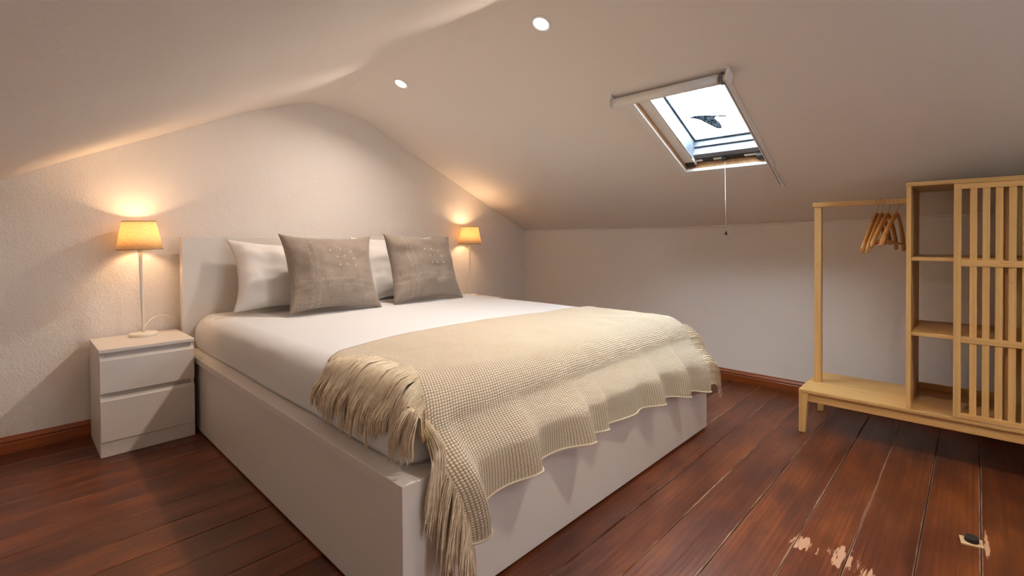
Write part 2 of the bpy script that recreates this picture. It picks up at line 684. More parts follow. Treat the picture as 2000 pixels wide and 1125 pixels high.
for i in range(len(xs) - 1):
    for j in range(len(ys) - 1):
        if xs[i] >= xs0 - 1e-6 and xs[i + 1] <= xs1 + 1e-6 and ys[j] >= SV0 - 1e-6 and ys[j + 1] <= SV1 + 1e-6:
            continue
        faces.append((vi[i, j], vi[i, j + 1], vi[i + 1, j + 1], vi[i + 1, j]))
me = bpy.data.meshes.new('ceiling')
me.from_pydata(verts, [], faces)
link('ceiling', me, M_CEIL, kind='structure', smoothed=True, label='sloping white plaster attic ceiling rising to a soft ridge')


# headboard wall (gable)
def f_back(s, t):
    return (lerp(XL - 0.1, 3.70, s), YW + 0.0, lerp(-0.02, 2.06, t))


me = grid_mesh('wall_back', f_back, 12, 8)
link('wall_back', me, M_STUCCO, kind='structure', label='rough stuccoed white gable wall behind the bed')


# knee wall on the window side; slightly out of true as in the old house
def knee_x(y, z):
    xt = sinterp([(-1.8, 3.40), (-0.06, 3.455), (0.2, 3.48), (0.69, 3.50), (1.7, 3.545), (3.3, 3.532)], y)
    xb = sinterp([(-1.8, 3.395), (1.25, 3.395), (2.2, 3.46), (3.3, 3.532)], y)
    return xb + (xt - xb) * z / 1.07


def f_knee(s, t):
    y = lerp(Y0, YW + 0.02, s)
    z = lerp(-0.02, 1.20, t)
    return (knee_x(y, z), y, z)


me = grid_mesh('wall_right', f_knee, 40, 8)
link('wall_right', me, M_PLASTER, kind='structure', smoothed=True, label='low white plastered knee wall below the skylight')
me = grid_mesh('wall_left', lambda s, t: (XL, lerp(Y0, YW, s), lerp(-0.02, 1.2, t)), 4, 2)
link('wall_left', me, M_PLASTER, kind='structure', label='low white knee wall on the side of the bare slope')
# gable wall facing the bed, with an opening for an added fill-light window
GX0, GX1, GZ0, GZ1 = 1.24, 1.76, 0.95, 1.42
gx = [XL - 0.1, GX0, GX1, 3.7]
gz = [-0.02, GZ0, GZ1, 2.06]
verts = [(x, Y0, z) for z in gz for x in gx]
faces = [(r * 4 + c, r * 4 + c + 1, r * 4 + c + 5, r * 4 + c + 4) for r in range(3) for c in range(3) if not (r == 1 and c == 1)]
me = bpy.data.meshes.new('wall_front')
me.from_pydata(verts, [], faces)
link('wall_front', me, M_PLASTER, kind='structure', label='white gable wall facing the bed, with an added window opening')
w2 = empty('fill_window', (0, 0, 0), kind='structure', label='unseen white two-leaf window added in the gable facing the bed for fill light')  # added behind the camera to let in soft daylight fill
gm = (GX0 + GX1) / 2
for nm, lo, hi in (('reveal', (GX0 - 0.03, Y0 - 0.16, GZ0), (GX0, Y0, GZ1)), ('reveal', (GX1, Y0 - 0.16, GZ0), (GX1 + 0.03, Y0, GZ1)),
                   ('lintel', (GX0 - 0.03, Y0 - 0.16, GZ1), (GX1 + 0.03, Y0, GZ1 + 0.03)), ('window_sill', (GX0 - 0.05, Y0 - 0.16, GZ0 - 0.03), (GX1 + 0.05, Y0 + 0.05, GZ0))):
    box(nm, lo, hi, M_PVC, w2, 0.002)
for xa, xb in ((GX0, gm), (gm, GX1)):
    for nm, lo, hi in (('stile', (xa, Y0 - 0.12, GZ0), (xa + 0.045, Y0 - 0.075, GZ1)), ('stile', (xb - 0.045, Y0 - 0.12, GZ0), (xb, Y0 - 0.075, GZ1)),
                       ('rail', (xa + 0.045, Y0 - 0.12, GZ0), (xb - 0.045, Y0 - 0.075, GZ0 + 0.045)), ('rail', (xa + 0.045, Y0 - 0.12, GZ1 - 0.045), (xb - 0.045, Y0 - 0.075, GZ1))):
        box(nm, lo, hi, M_PVC, w2, 0.002)
    box('pane', (xa + 0.045, Y0 - 0.10, GZ0 + 0.045), (xb - 0.045, Y0 - 0.096, GZ1 - 0.045), M_GLASS, w2, 0)

# bead where the roof meets the knee wall
pts = []
for i in range(60):
    y = lerp(Y0, YW - 0.002, i / 59)
    x = knee_x(y, 1.07)
    for _ in range(4):
        x = knee_x(y, roof_z(x))
    pts.append((x - 0.002, y, roof_z(x) - 0.002 + 0.004 * noise.noise(Vector((y * 3, 0, 0)))))
tube('trim_1', pts, 0.007, M_PLASTER, n=6, kind='structure', label='thin plaster bead between sloping ceiling and knee wall')

# floor: subfloor with separate boards
bm = bmesh.new()
add_box(bm, (XL - 0.1, Y0 - 0.1, -0.06), (3.7, YW + 0.1, -0.006))
floor = from_bm('floor', bm, M_SUB, kind='structure', label='old red brown varnished plank floor with worn pale seams')
seams = [-0.315, -0.165, -0.015, 0.126, 0.279, 0.415, 0.580, 0.738, 0.885, 1.010, 1.170, 1.315, 1.46, 1.58, 1.725, 1.87, 2.020, 2.170, 2.31, 2.465, 2.61, 2.76, 2.905, 3.06, 3.24]
k_ = seams[0]
while k_ > Y0:
    k_ -= 0.15
    seams.insert(0, k_)
joints = {}
for a, b in zip(seams, seams[1:]):
    cuts = [XL - 0.05, 3.56]
    for lo, hi in zip(cuts, cuts[1:]):
        gap = RND.uniform(0.0010, 0.0022)
        dz = RND.uniform(-0.0012, 0.0)
        cx, cy = (lo + hi) / 2, (a + b) / 2
        L, W = (hi - lo) / 2, (b - a) / 2 - gap
        bm = bmesh.new()
        n = 14
        top, bot = [], []
        rows = []
        for i in range(n + 1):
            x = lerp(-L, L, i / n)
            wy = 0.0016 * noise.noise(Vector((x * 1.3, cy * 7, 1)))
            cup = 0.0008
            rows.append([bm.verts.new(p) for p in ((x, -W + wy, -0.02), (x, -W + wy, -0.0022), (x, -W + 0.0026 + wy, 0.0), (x, wy, -cup),
                                                   (x, W - 0.0026 + wy, 0.0), (x, W + wy, -0.0022), (x, W + wy, -0.02))])
        for r0, r1 in zip(rows, rows[1:]):
            for q in range(6):
                bm.faces.new((r0[q], r0[q + 1], r1[q + 1], r1[q]))
        o = from_bm('floorboard', bm, M_FLOOR, floor)
        o.location = (cx, cy, dz)


# skirting boards with a moulded upper edge
def skirting(name, path, inward, label):
    prof = [(0, 0), (0.016, 0), (0.016, 0.046), (0.013, 0.050), (0.015, 0.054), (0.016, 0.058), (0.013, 0.064), (0.008, 0.071), (0.007, 0.077), (0, 0.078)]
    bm = bmesh.new()
    rows = []
    for p in path:
        nx, ny = inward
        rows.append([bm.verts.new((p[0] + nx * a, p[1] + ny * a, b)) for a, b in prof])
    for r0, r1 in zip(rows, rows[1:]):
        for q in range(len(prof) - 1):
            bm.faces.new((r0[q], r0[q + 1], r1[q + 1], r1[q]))
    return from_bm(name, bm, M_SKIRT, kind='structure', label=label)


skirting('baseboard_back', [(x, YW) for x in (XL, 0.0, 1.0, 2.0, 3.0, 3.52)], (0, -1), 'red brown moulded skirting board along the headboard wall')
skirting('baseboard_right', [(knee_x(y, 0.03), y) for y in [Y0 + i * 0.15 for i in range(33)]], (-1, 0), 'red brown moulded skirting board along the knee wall')

# ================================================================ SKYLIGHT
SKY_O = Vector((2.0, 0.0, 1.7684879))
SKY_M = Matrix(((CT, 0, ST, SKY_O.x), (0, 1, 0, 0), (-ST, 0, CT, SKY_O.z), (0, 0, 0, 1)))   # local (u, v, w) -> world
win = empty('window_1', (0, 0, 0), kind='structure', label='small tilted roof window with timber lining and white sash')
win.matrix_world = SKY_M
WD = 0.055   # depth of the lining


def wbox(name, lo, hi, mat, parent=win, bev=0.001, **kw):
    return box(name, lo, hi, mat, parent, bev, **kw)


E_ = 0.028   # width of the white trim round the opening
wbox('casing', (SU0 - E_, SV1 - 0.005, -0.007), (SU1 + E_ + 0.01, SV1 + E_, 0.005), M_PVC)
wbox('casing', (SU1 - 0.005, SV0 - E_, -0.007), (SU1 + E_ + 0.01, SV1 - 0.005, 0.012), M_PVC)
wbox('casing', (SU0 - E_, SV0 - E_, -0.006), (SU1, SV0, 0.012), M_PVC)
wbox('casing', (SU0 - E_, SV0, -0.006), (SU0, SV1, 0.012), M_PVC)
wbox('lining_board', (SU0, SV1 - 0.003, 0.0), (SU1, SV1 + 0.02, 0.08), M_LINING)
wbox('lining_board', (SU0, SV0 - 0.02, 0.0), (SU1, SV0 + 0.003, 0.08), M_LINING)
lb = wbox('lining_board', (SU1 - 0.003, SV0, 0.0), (SU1 + 0.02, SV1, 0.08), M_LINING)
wbox('lining_board', (SU0 - 0.02, SV0, 0.0), (SU0 + 0.003, SV1, 0.08), M_LINING)
# fixed frame members, then the sash round the pane
SI0, SI1, SJ0, SJ1 = 0.265, 0.842, 0.828, 1.202
wbox('frame_member', (SU0 + 0.003, SJ1, 0.028), (SU1 - 0.012, SV1 - 0.004, 0.10), M_PVC, bev=0.003)
wbox('frame_member', (SU0 + 0.003, SV0 + 0.004, 0.028), (SU1 - 0.012, SJ0, 0.10), M_PVC, bev=0.003)
wbox('frame_member', (SU0 + 0.003, SJ0, 0.035), (SI0, SJ1, 0.10), M_PVC, bev=0.003)
wbox('seal', (SI0, SJ1 - 0.0045, 0.030), (SI1, SJ1 + 0.001, 0.036), M_GREY, bev=0)
wbox('sash_bar', (SI1, SJ0, 0.052), (0.884, SJ1, 0.10), M_GREY, bev=0.002)
hb = wbox('hinge_bar', (0.884, SV0 + 0.012, 0.050), (SU1 - 0.002, SV1 - 0.012, 0.085), M_BLACK, bev=0.002)
for v0, v1 in ((1.165, 1.205), (1.03, 1.10), (0.865, 0.93)):
    wbox('catch_plate', (0.892, v0, 0.046), (0.908, v1, 0.056), M_PVC, hb)
wbox('catch', (0.888, 1.025, 0.036), (0.914, 1.050, 0.052), M_BLACK, hb, 0.003)
for v in (1.235, 0.838):
    wbox('end_cap', (0.878, v - 0.028, 0.020), (0.920, v + 0.024, 0.05), M_BLACK, hb, 0.006)
GD = 0.150
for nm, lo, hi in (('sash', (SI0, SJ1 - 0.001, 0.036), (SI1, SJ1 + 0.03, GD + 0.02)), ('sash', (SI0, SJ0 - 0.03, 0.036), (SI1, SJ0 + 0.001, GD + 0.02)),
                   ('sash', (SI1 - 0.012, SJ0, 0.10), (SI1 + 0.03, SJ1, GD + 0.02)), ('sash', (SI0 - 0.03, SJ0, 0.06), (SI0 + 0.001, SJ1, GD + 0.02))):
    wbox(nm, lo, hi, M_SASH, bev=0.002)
# glazing beads and the pane
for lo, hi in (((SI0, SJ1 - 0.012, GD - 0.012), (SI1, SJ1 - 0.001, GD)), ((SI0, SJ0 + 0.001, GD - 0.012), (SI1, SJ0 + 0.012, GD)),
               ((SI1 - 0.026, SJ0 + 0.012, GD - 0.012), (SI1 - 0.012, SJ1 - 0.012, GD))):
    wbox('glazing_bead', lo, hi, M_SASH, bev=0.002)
pane = wbox('pane', (SI0, SJ0, GD), (SI1 - 0.01, SJ1, GD + 0.004), M_GLASS, bev=0)
# bird shaped sticker on the pane
k = NT('mosaic_sticker')
mp = k.coords((1, 1, 1))
v = k.n('ShaderNodeTexVoronoi', feature='DISTANCE_TO_EDGE')
v.inputs['Scale'].default_value = 55
k.l(mp, 0, v, 'Vector')
r = k.ramp(v, 0, [(0.06, (0.16, 0.17, 0.18)), (0.14, (0.022, 0.036, 0.050))])
df = k.n('ShaderNodeBsdfDiffuse')
tl = k.n('ShaderNodeBsdfTranslucent')
k.l(r, 0, df, 'Color')
k.l(r, 0, tl, 'Color')
mx = k.n('ShaderNodeMixShader')
mx.inputs[0].default_value = 0.6
k.l(df, 0, mx, 1)
k.l(tl, 0, mx, 2)
k.l(mx, 0, k.out, 'Surface')
M_STICK = k.m
poly = STICKER = [(0.623, 1.155), (0.611, 1.126), (0.612, 1.103), (0.62, 1.078), (0.625, 1.053), (0.633, 1.036), (0.635, 1.021), (0.644, 1.006), (0.645, 0.991), (0.653, 0.964), (0.665, 0.936), (0.662, 0.966), (0.656, 0.998), (0.649, 1.015), (0.659, 1.026), (0.681, 1.022), (0.703, 1.014), (0.738, 1.014), (0.76, 1.022), (0.759, 1.037), (0.74, 1.054), (0.71, 1.072), (0.681, 1.089), (0.653, 1.102), (0.635, 1.128)]
prism('bird_sticker', poly, 2, GD - 0.0012, GD - 0.0002, M_STICK, pane)

# pull cord with black toggle, hanging plumb from the catch
cord_top = SKY_M @ Vector((0.905, 1.036, 0.036))
inv = SKY_M.inverted()
cw = [cord_top + Vector((0.0, 0, -0.01)), Vector((2.835, 1.034, 1.36)), Vector((2.836, 1.033, 1.2)), Vector((2.837, 1.030, 1.012))]
co = tube('pull_cord', [inv @ p for p in cw], 0.0016, M_PVC, win, n=6)
tube('toggle', [inv @ p for p in (Vector((2.837, 1.030, 1.016)), Vector((2.837, 1.030, 1.008)), Vector((2.837, 1.030, 0.992)))], [0.002, 0.0055, 0.0065], M_BLACK, co, n=10)

# roller blind above the window
bl = empty('roller_blind', (0, 0, 0), 'rolled up white blind mounted above the roof window with one side rail', 'blind')
bl.matrix_world = SKY_M
ru, rw = 0.175, -0.033
v0, v1 = 0.800, 1.345
tube('roller_tube', [(ru, v0 + 0.006, rw), (ru, v1 - 0.004, rw)], 0.0235, M_PVC, bl, n=28)


def blind_bracket(v, th):
    pr = [(ru - 0.030, -0.0005), (ru - 0.030, -0.045), (ru - 0.018, -0.060), (ru + 0.012, -0.060), (ru + 0.026, -0.042), (ru + 0.026, -0.0005)]
    return prism('bracket', pr, 1, v, v + th, M_PVC, bl)


blind_bracket(v1 - 0.004, 0.006)
bk = blind_bracket(0.762, 0.010)
box('bracket_foot', (ru - 0.040, 0.772, -0.005), (ru - 0.004, 0.798, -0.0005), M_PVC, bk, 0.001)
tube('drive_ring', [(ru, 0.790, rw), (ru, 0.7985, rw)], 0.027, M_GREY, bl, n=24)
tube('drive_hub', [(ru, 0.772, rw), (ru, 0.790, rw)], 0.017, M_PVC, bl, n=20)
rl = box('side_rail', (ru + 0.03, 0.792, -0.012), (1.160, 0.812, -0.0005), M_PVC, bl, 0.002)
box('rail_groove', (ru + 0.03, 0.8005, -0.0135), (1.155, 0.8035, -0.0118), M_GREY, rl, 0)
box('rail_foot', (1.150, 0.786, -0.016), (1.178, 0.806, -0.0005), M_PVC, bl, 0.002)


# ================================================================ DOWNLIGHTS
def downlight(x, y, label):
    z = roof_z(x)
    o = empty('downlight', (x, y, z), label, 'downlight', 'recessed ceiling spotlights')
    o.rotation_euler = (0, TH, 0)
    bm = bmesh.new()
    add_lathe(bm, [(0.048, 0.002), (0.048, -0.003), (0.046, -0.005), (0.036, -0.005), (0.034, -0.002), (0.034, 0.002)], 40)
    from_bm('bezel', bm, M_PVC, o, True)
    bm = bmesh.new()
    add_lathe(bm, [(0.0, -0.0018), (0.034, -0.0018), (0.034, 0.004), (0.0, 0.004)], 40)
    from_bm('lens', bm, M_LENS, o)
    ld = bpy.data.lights.new('downlight_beam', 'AREA')
    ld.shape = 'DISK'
    ld.size = 0.066
    ld.energy = DOWNLIGHT_W
    ld.color = DOWNLIGHT_C
    ld.spread = math.radians(150)
    lo = bpy.data.objects.new('downlight_beam', ld)
    COL.objects.link(lo)
    lo.parent = o
    lo.location = (0, 0, -0.012)
    lo.rotation_euler = (0, -TH * 0.4, 0)      # gimbal turned a little towards plumb
    return o


M_LENS = emitter('lit_led_lens', (1.0, 0.93, 0.82), 6.0)
downlight(1.645, 1.394, 'bright round recessed ceiling light closest to the skylight')
downlight(1.658, 2.523, 'bright round recessed ceiling light nearer the headboard wall')
downlight(1.645, 0.265, 'round recessed ceiling light over the open floor before the bed')
downlight(1.645, -0.865, 'unseen round recessed ceiling light added farthest from the headboard wall for fill')  # added out of frame, repeats the row for extra fill

# ================================================================ BED
BX0, BX1, BY0, BY1 = 0.645, 2.468, 0.994, 3.12
bed = empty('bed', ((BX0 + BX1) / 2, (BY0 + BY1) / 2, 0), 'white double bed with tall plain headboard and boxed sides', 'bed')
bo = tuple(bed.location)
BZ = 0.382
box('headboard', (BX0, BY1, 0.0), (BX1, BY1 + 0.05, 1.0), M_WHITE, bed, 0.002, bo)
box('footboard', (BX0, BY0, 0.008), (BX1, BY0 + 0.040, BZ), M_WHITE, bed, 0.002, bo)
for s, xa, xb in ((1, BX0, BX0 + 0.085), (-1, BX1, BX1 - 0.085)):
    box('side_ledge', (xa, BY0 + 0.0402, BZ - 0.027), (xb, BY1, BZ), M_WHITE, bed, 0.0015, bo)
    box('side_panel', (xa + s * 0.012, BY0 + 0.040, 0.008), (xa + s * 0.032, BY1, BZ - 0.027), M_WHITE, bed, 0.001, bo)
box('foot_ledge', (BX0 + 0.085, BY0 + 0.0402, BZ - 0.027), (BX1 - 0.085, BY0 + 0.10, BZ), M_WHITE, bed, 0.001, bo)
box('bed_base', (BX0 + 0.085, BY0 + 0.10, BZ - 0.03), (BX1 - 0.085, BY1 - 0.002, BZ - 0.004), M_WHITE, bed, 0, bo)

# mattress in a white sheet: soft rounded box
MX0, MX1, MY0, MY1 = 0.712, 2.412, 1.066, 3.116
MZ0, MZ1 = BZ + 0.002, 0.570


def mattress_z(x, y):
    """top surface height"""
    def ed(d, r):
        if d >= r:
            return 0.0
        d = max(d, 0.0)
        return r - math.sqrt(max(r * r - (r - d) ** 2, 0))
    r = 0.105
    z = MZ1 - ed(x - MX0 + 0.012, r) - ed(MX1 + 0.012 - x, r) - ed(y - MY0 + 0.012, r)
    z += 0.006 * noise.noise(Vector((x * 2.1, y * 1.7, 0.3)))
    return z


def make_mattress():
    bm = bmesh.new()
    # profile rings: inset d from the outline, height z
    prof = [(0.0, MZ0), (-0.004, MZ0 + 0.012), (-0.012, MZ0 + 0.04), (-0.014, MZ0 + 0.075)]
    R = 0.105
    for i in range(1, 9):
        a = math.pi / 2 * i / 8
        prof.append((-0.014 + R * (1 - math.cos(a)), MZ1 - R + R * math.sin(a)))
    prof += [(0.18, MZ1), (0.35, MZ1), (0.55, MZ1 + 0.001), (0.80, MZ1)]
    rings = []
    n = 200
    for d, z in prof:
        ring = []
        x0, x1, y0, y1 = MX0 + d, MX1 - d, MY0 + d, MY1
        if d > 0.04:
            y1 = MY1 - (d - 0.04) * 1.2
        rc = max(0.05 - d * 0.3, 0.01)
        # rounded rectangle by parameter
        per = []
        seg = n // 4
        for side in range(4):
            for q in range(seg):
                t = q / seg
                if side == 0:
                    p = (lerp(x0, x1, t), y0)
                elif side == 1:
                    p = (x1, lerp(y0, y1, t))
                elif side == 2:
                    p = (lerp(x1, x0, t), y1)
                else:
                    p = (x0, lerp(y1, y0, t))
                per.append(p)
        for (px, py) in per:
            # round the corners in plan
            for cx, cy, sx, sy in ((x0, y0, 1, 1), (x1, y0, -1, 1)):
                ox, oy = cx + sx * rc, cy + sy * rc
                if (px - ox) * sx < 0 and (py - oy) * sy < 0:
                    v = Vector((px - ox, py - oy))
                    if v.length > rc:
                        v = v.normalized() * rc
                        px, py = ox + v.x, oy + v.y
            k1 = smooth(MZ0, MZ0 + 0.05, z) * (1 - smooth(MZ1 - 0.02, MZ1, z))
            wv = 0.010 * k1 * noise.noise(Vector((px * 3, py * 3, z * 6))) + 0.004 * k1 * noise.noise(Vector((px * 9, py * 9, z * 14)))
            wv += (1 - smooth(MZ0, MZ0 + 0.03, z)) * 0.010 * noise.noise(Vector((px * 2.2, py * 2.2, 5)))
            cxm, cym = (MX0 + MX1) / 2, (MY0 + MY1) / 2
            dv = Vector((px - cxm, py - cym))
            if dv.length > 0 and py < MY1 - 0.01:
                if abs(px - x0) < 0.02 or abs(px - x1) < 0.02:
                    px += math.copysign(wv, px - cxm)
                else:
                    py += math.copysign(wv, py - cym)
            zz = z + (0.006 * noise.noise(Vector((px * 2.1, py * 1.7, 0.3))) if z > MZ1 - 0.03 else 0)
            ring.append(bm.verts.new((px, min(py, MY1), zz)))
        rings.append(ring)
    for a, b in zip(rings, rings[1:]):
        for q in range(len(a)):
            bm.faces.new((a[q], a[(q + 1) % len(a)], b[(q + 1) % len(a)], b[q]))
    bm.faces.new(rings[-1])
    bm.faces.new(rings[0][::-1])
    return from_bm('mattress', bm, M_SHEET, None, True, label='thick mattress made up with a smooth white sheet on the bed', cat='mattress')


make_mattress()

# ================================================================ THROW
HEM = [(0.66, 0.215), (0.78, 0.232), (0.93, 0.275), (1.08, 0.292), (1.34, 0.300), (1.55, 0.297), (1.85, 0.295), (2.10, 0.268), (2.34, 0.240), (2.46, 0.232)]
BACK = [(0.68, 1.50), (0.75, 1.585), (0.88, 1.67), (1.19, 1.745), (1.485, 1.755), (1.966, 1.70), (2.28, 1.65), (2.45, 1.56)]
RIDGES = [(0.815, 0.050, 1.0), (1.075, 0.060, 0.9), (1.33, 0.050, 1.0), (1.455, 0.040, 0.6), (1.66, 0.08, 0.35), (1.845, 0.050, 1.0), (2.095, 0.045, 0.9), (2.33, 0.05, 0.9)]


LEFT = [(0.0, 0.735), (0.08, 0.775), (0.2, 0.825), (0.35, 0.825), (0.48, 0.775), (0.6, 0.745), (1.0, 0.745)]


def throw_path(x):
    """list of (y, z, drop) control points from back edge to hem at across-bed position x"""
    yb = sinterp(BACK, x)
    hem = sinterp(HEM, x)
    off = 0.010
    pts = []
    ny = 14
    for i in range(ny + 1):
        y = lerp(yb, 1.165, i / ny)
        pts.append((y, mattress_z(x, y) + off, 0.0))
    R = 0.108
    side = mattress_z(x, 1.3) - MZ1
    for i in range(1, 7):
        a = math.radians(78) * i / 6
        pts.append((1.165 - math.sin(a) * (R + off) * 1.05, MZ1 + off + min(side, 0) - (1 - math.cos(a)) * (R + off) * 0.95, 0.06 * i / 6))
    y6, z6 = pts[-1][0], pts[-1][1]
    n = 14
    for i in range(1, n + 1):
        t = i / n
        z = lerp(z6, hem, t)
        ylim = 0.972
        y = lerp(ylim, y6, (1 - smooth(0, 0.55, t)))
        pts.append((y, z, 0.06 + (z6 - z)))
    return pts


def throw_point(s, t):
    x = lerp(sinterp(LEFT, t), 2.410, s)
    P = throw_path(x)
    k = t * (len(P) - 1)
    i = min(int(k), len(P) - 2)
    f = k - i
    y, z, d = (lerp(P[i][c], P[i + 1][c], f) for c in range(3))
    # folds
    fold = 0.0
    for xr, wr, am in RIDGES:
        xx = x - xr - 0.06 * (0.33 - d) * (1 if xr > 1.2 else -0.4)
        wl = wr * (1.5 if xx < 0 else 0.55)
        fold += am * math.exp(-(xx / wl) ** 2)
    k2 = smooth(0.02, 0.28, d)
    nz = noise.noise(Vector((x * 5, d * 4, 2))) * 0.008
    y -= (fold * 0.054 + nz + 0.004) * k2
    x += (fold * 0.012) * k2 * (1 if s < 0.9 else 0)
    z += 0.004 * noise.noise(Vector((x * 9, y * 9, 7))) * (1 - k2)
    z += -0.012 * fold * smooth(0.2, 0.33, d)
    # the left end gathers as it hangs
    gl = (1 - smooth(0.0, 0.10, s)) * smooth(0.05, 0.33, d)
    x += gl * 0.055
    y -= gl * 0.012
    z -= gl * 0.03
    gr = smooth(0.93, 1.0, s) * smooth(0.06, 0.30, d)
    x += gr * 0.012
    # rumpled edge lying on the left shoulder of the mattress
    ru_ = (1 - smooth(0.0, 0.07, s)) * (1 - smooth(0.0, 0.08, d))
    z += ru_ * (0.007 + 0.010 * noise.noise(Vector((x * 14, y * 11, 3))))
    x += ru_ * 0.016 * noise.noise(Vector((y * 9, 0, 9)))
    return (x, y, z)


me = grid_mesh('throw_blanket', throw_point, 190, 84, uv=lambda s, t: (s * 1.75, t * 1.12))
throw = link('throw_blanket', me, M_THROW, label='cream woven throw with long fringe draped over the foot of the bed', cat='throw', smoothed=True)
md = throw.modifiers.new('thickness', 'SOLIDIFY')
md.thickness = 0.007
md.offset = 1.0
# rolled hem along the front
tube('hem', [Vector(throw_point(i / 160, 0.998)) + Vector((0, -0.001, 0)) for i in range(161)], 0.0034, M_HEM, throw, n=6)


def strand(bm, pts, r):
    add_tube(bm, pts, [r * 1.15] * (len(pts) - 1) + [r * 0.5], 4, False)


bm = bmesh.new()
rn = random.Random(3)


def spline(ctrl, n):
    out = []
    for i in range(n + 1):
        t = i / n
        out.append(Vector([sinterp([(q / (len(ctrl) - 1), c[a]) for q, c in enumerate(ctrl)], t) for a in range(3)]))
    return out


# left side, along the top: over the shoulder of the mattress and down
for b in range(74):
    t = lerp(0.005, 0.60, (b + rn.uniform(-0.4, 0.4)) / 73)
    base = Vector(throw_point(0.0, clamp(t)))
    nxt = Vector(throw_point(0.0, clamp(t + 0.016)))
    drop = rn.uniform(0.10, 0.165)
    lean = rn.uniform(-0.035, 0.030)
    tipx = rn.uniform(-0.014, 0.006)
    lift = rn.uniform(0.0, 0.010)
    for q in range(12):
        root = base.lerp(nxt, rn.random()) + Vector((0.006, 0, rn.uniform(-0.001, 0.005)))
        j = Vector((rn.gauss(0, 0.003), rn.gauss(0, 0.006), rn.gauss(0, 0.006)))
        sx = MX0 - 0.020 + tipx
        xm = lerp(root.x, MX0, 0.55)
        p1 = Vector((xm, root.y + lean * 0.25 + j.y * 0.5, mattress_z(max(xm, MX0 + 0.012), root.y) + 0.015 + lift))
        xe = MX0 + 0.002
        p2 = Vector((xe, root.y + lean * 0.5 + j.y, MZ1 - 0.040 + lift))
        zt = max(MZ1 - drop * rn.uniform(0.92, 1.08), BZ + 0.012)
        p3 = Vector((sx, root.y + lean * 0.8, lerp(MZ1 - 0.048, zt, 0.5))) + j * 0.7
        p4 = Vector((sx - 0.004 + j.x, root.y + lean + j.y * 0.4, zt))
        strand(bm, spline([root, p1, p2, p3, p4], 9), 0.0013)
# left edge of the hanging end
for b in range(40):
    t = lerp(0.57, 0.995, b / 39)
    base = Vector(throw_point(0.0, t))
    L = rn.uniform(0.12, 0.19)
    dx = rn.uniform(-0.055, 0.0) if t < 0.85 else rn.uniform(-0.035, 0.018)
    for q in range(13):
        root = base + Vector((rn.uniform(0, 0.012), rn.uniform(-0.006, 0.002), rn.uniform(-0.008, 0.008)))
        j = Vector((rn.gauss(0, 0.005), rn.gauss(0, 0.003), 0))
        yb = min(root.y - 0.004, 0.978)
        p1 = Vector((root.x + dx * 0.5, yb, root.z - L * 0.25)) + j * 0.3
        p2 = Vector((root.x + dx * 0.8, min(yb, 0.976), root.z - L * 0.6)) + j * 0.7
        p3 = Vector((root.x + dx, min(yb, 0.978), root.z - L * rn.uniform(0.9, 1.08))) + j
        strand(bm, spline([root, p1, p2, p3], 6), 0.0014)
# right edge: flaring off the corner
for b in range(64):
    t = lerp(0.02, 0.995, b / 63)
    base = Vector(throw_point(1.0, t))
    L = rn.uniform(0.10, 0.13)
    hang = t > 0.46
    for q in range(10):
        root = base + Vector((-rn.uniform(0, 0.006), rn.uniform(-0.003, 0.003), rn.uniform(-0.006, 0.006)))
        j = Vector((rn.gauss(0, 0.004), rn.gauss(0, 0.004), rn.gauss(0, 0.004)))
        if hang:
            p1 = root + Vector((0.048, -0.010, 0.000))
            p2 = root + Vector((0.100, -0.014, -L * 0.24)) + j
            p3 = root + Vector((0.128, -0.012, -L * 0.75)) + j
        else:
            p1 = root + Vector((0.022, 0, 0.001))
            p2 = Vector((MX1 + 0.050, root.y, root.z - 0.045)) + j
            p3 = Vector((MX1 + 0.055, root.y - 0.005, max(root.z - L, BZ + 0.01))) + j
        strand(bm, spline([root, p1, p2, p3], 6), 0.0013)
from_bm('fringe', bm, M_FRINGE, throw, True, kind='stuff')


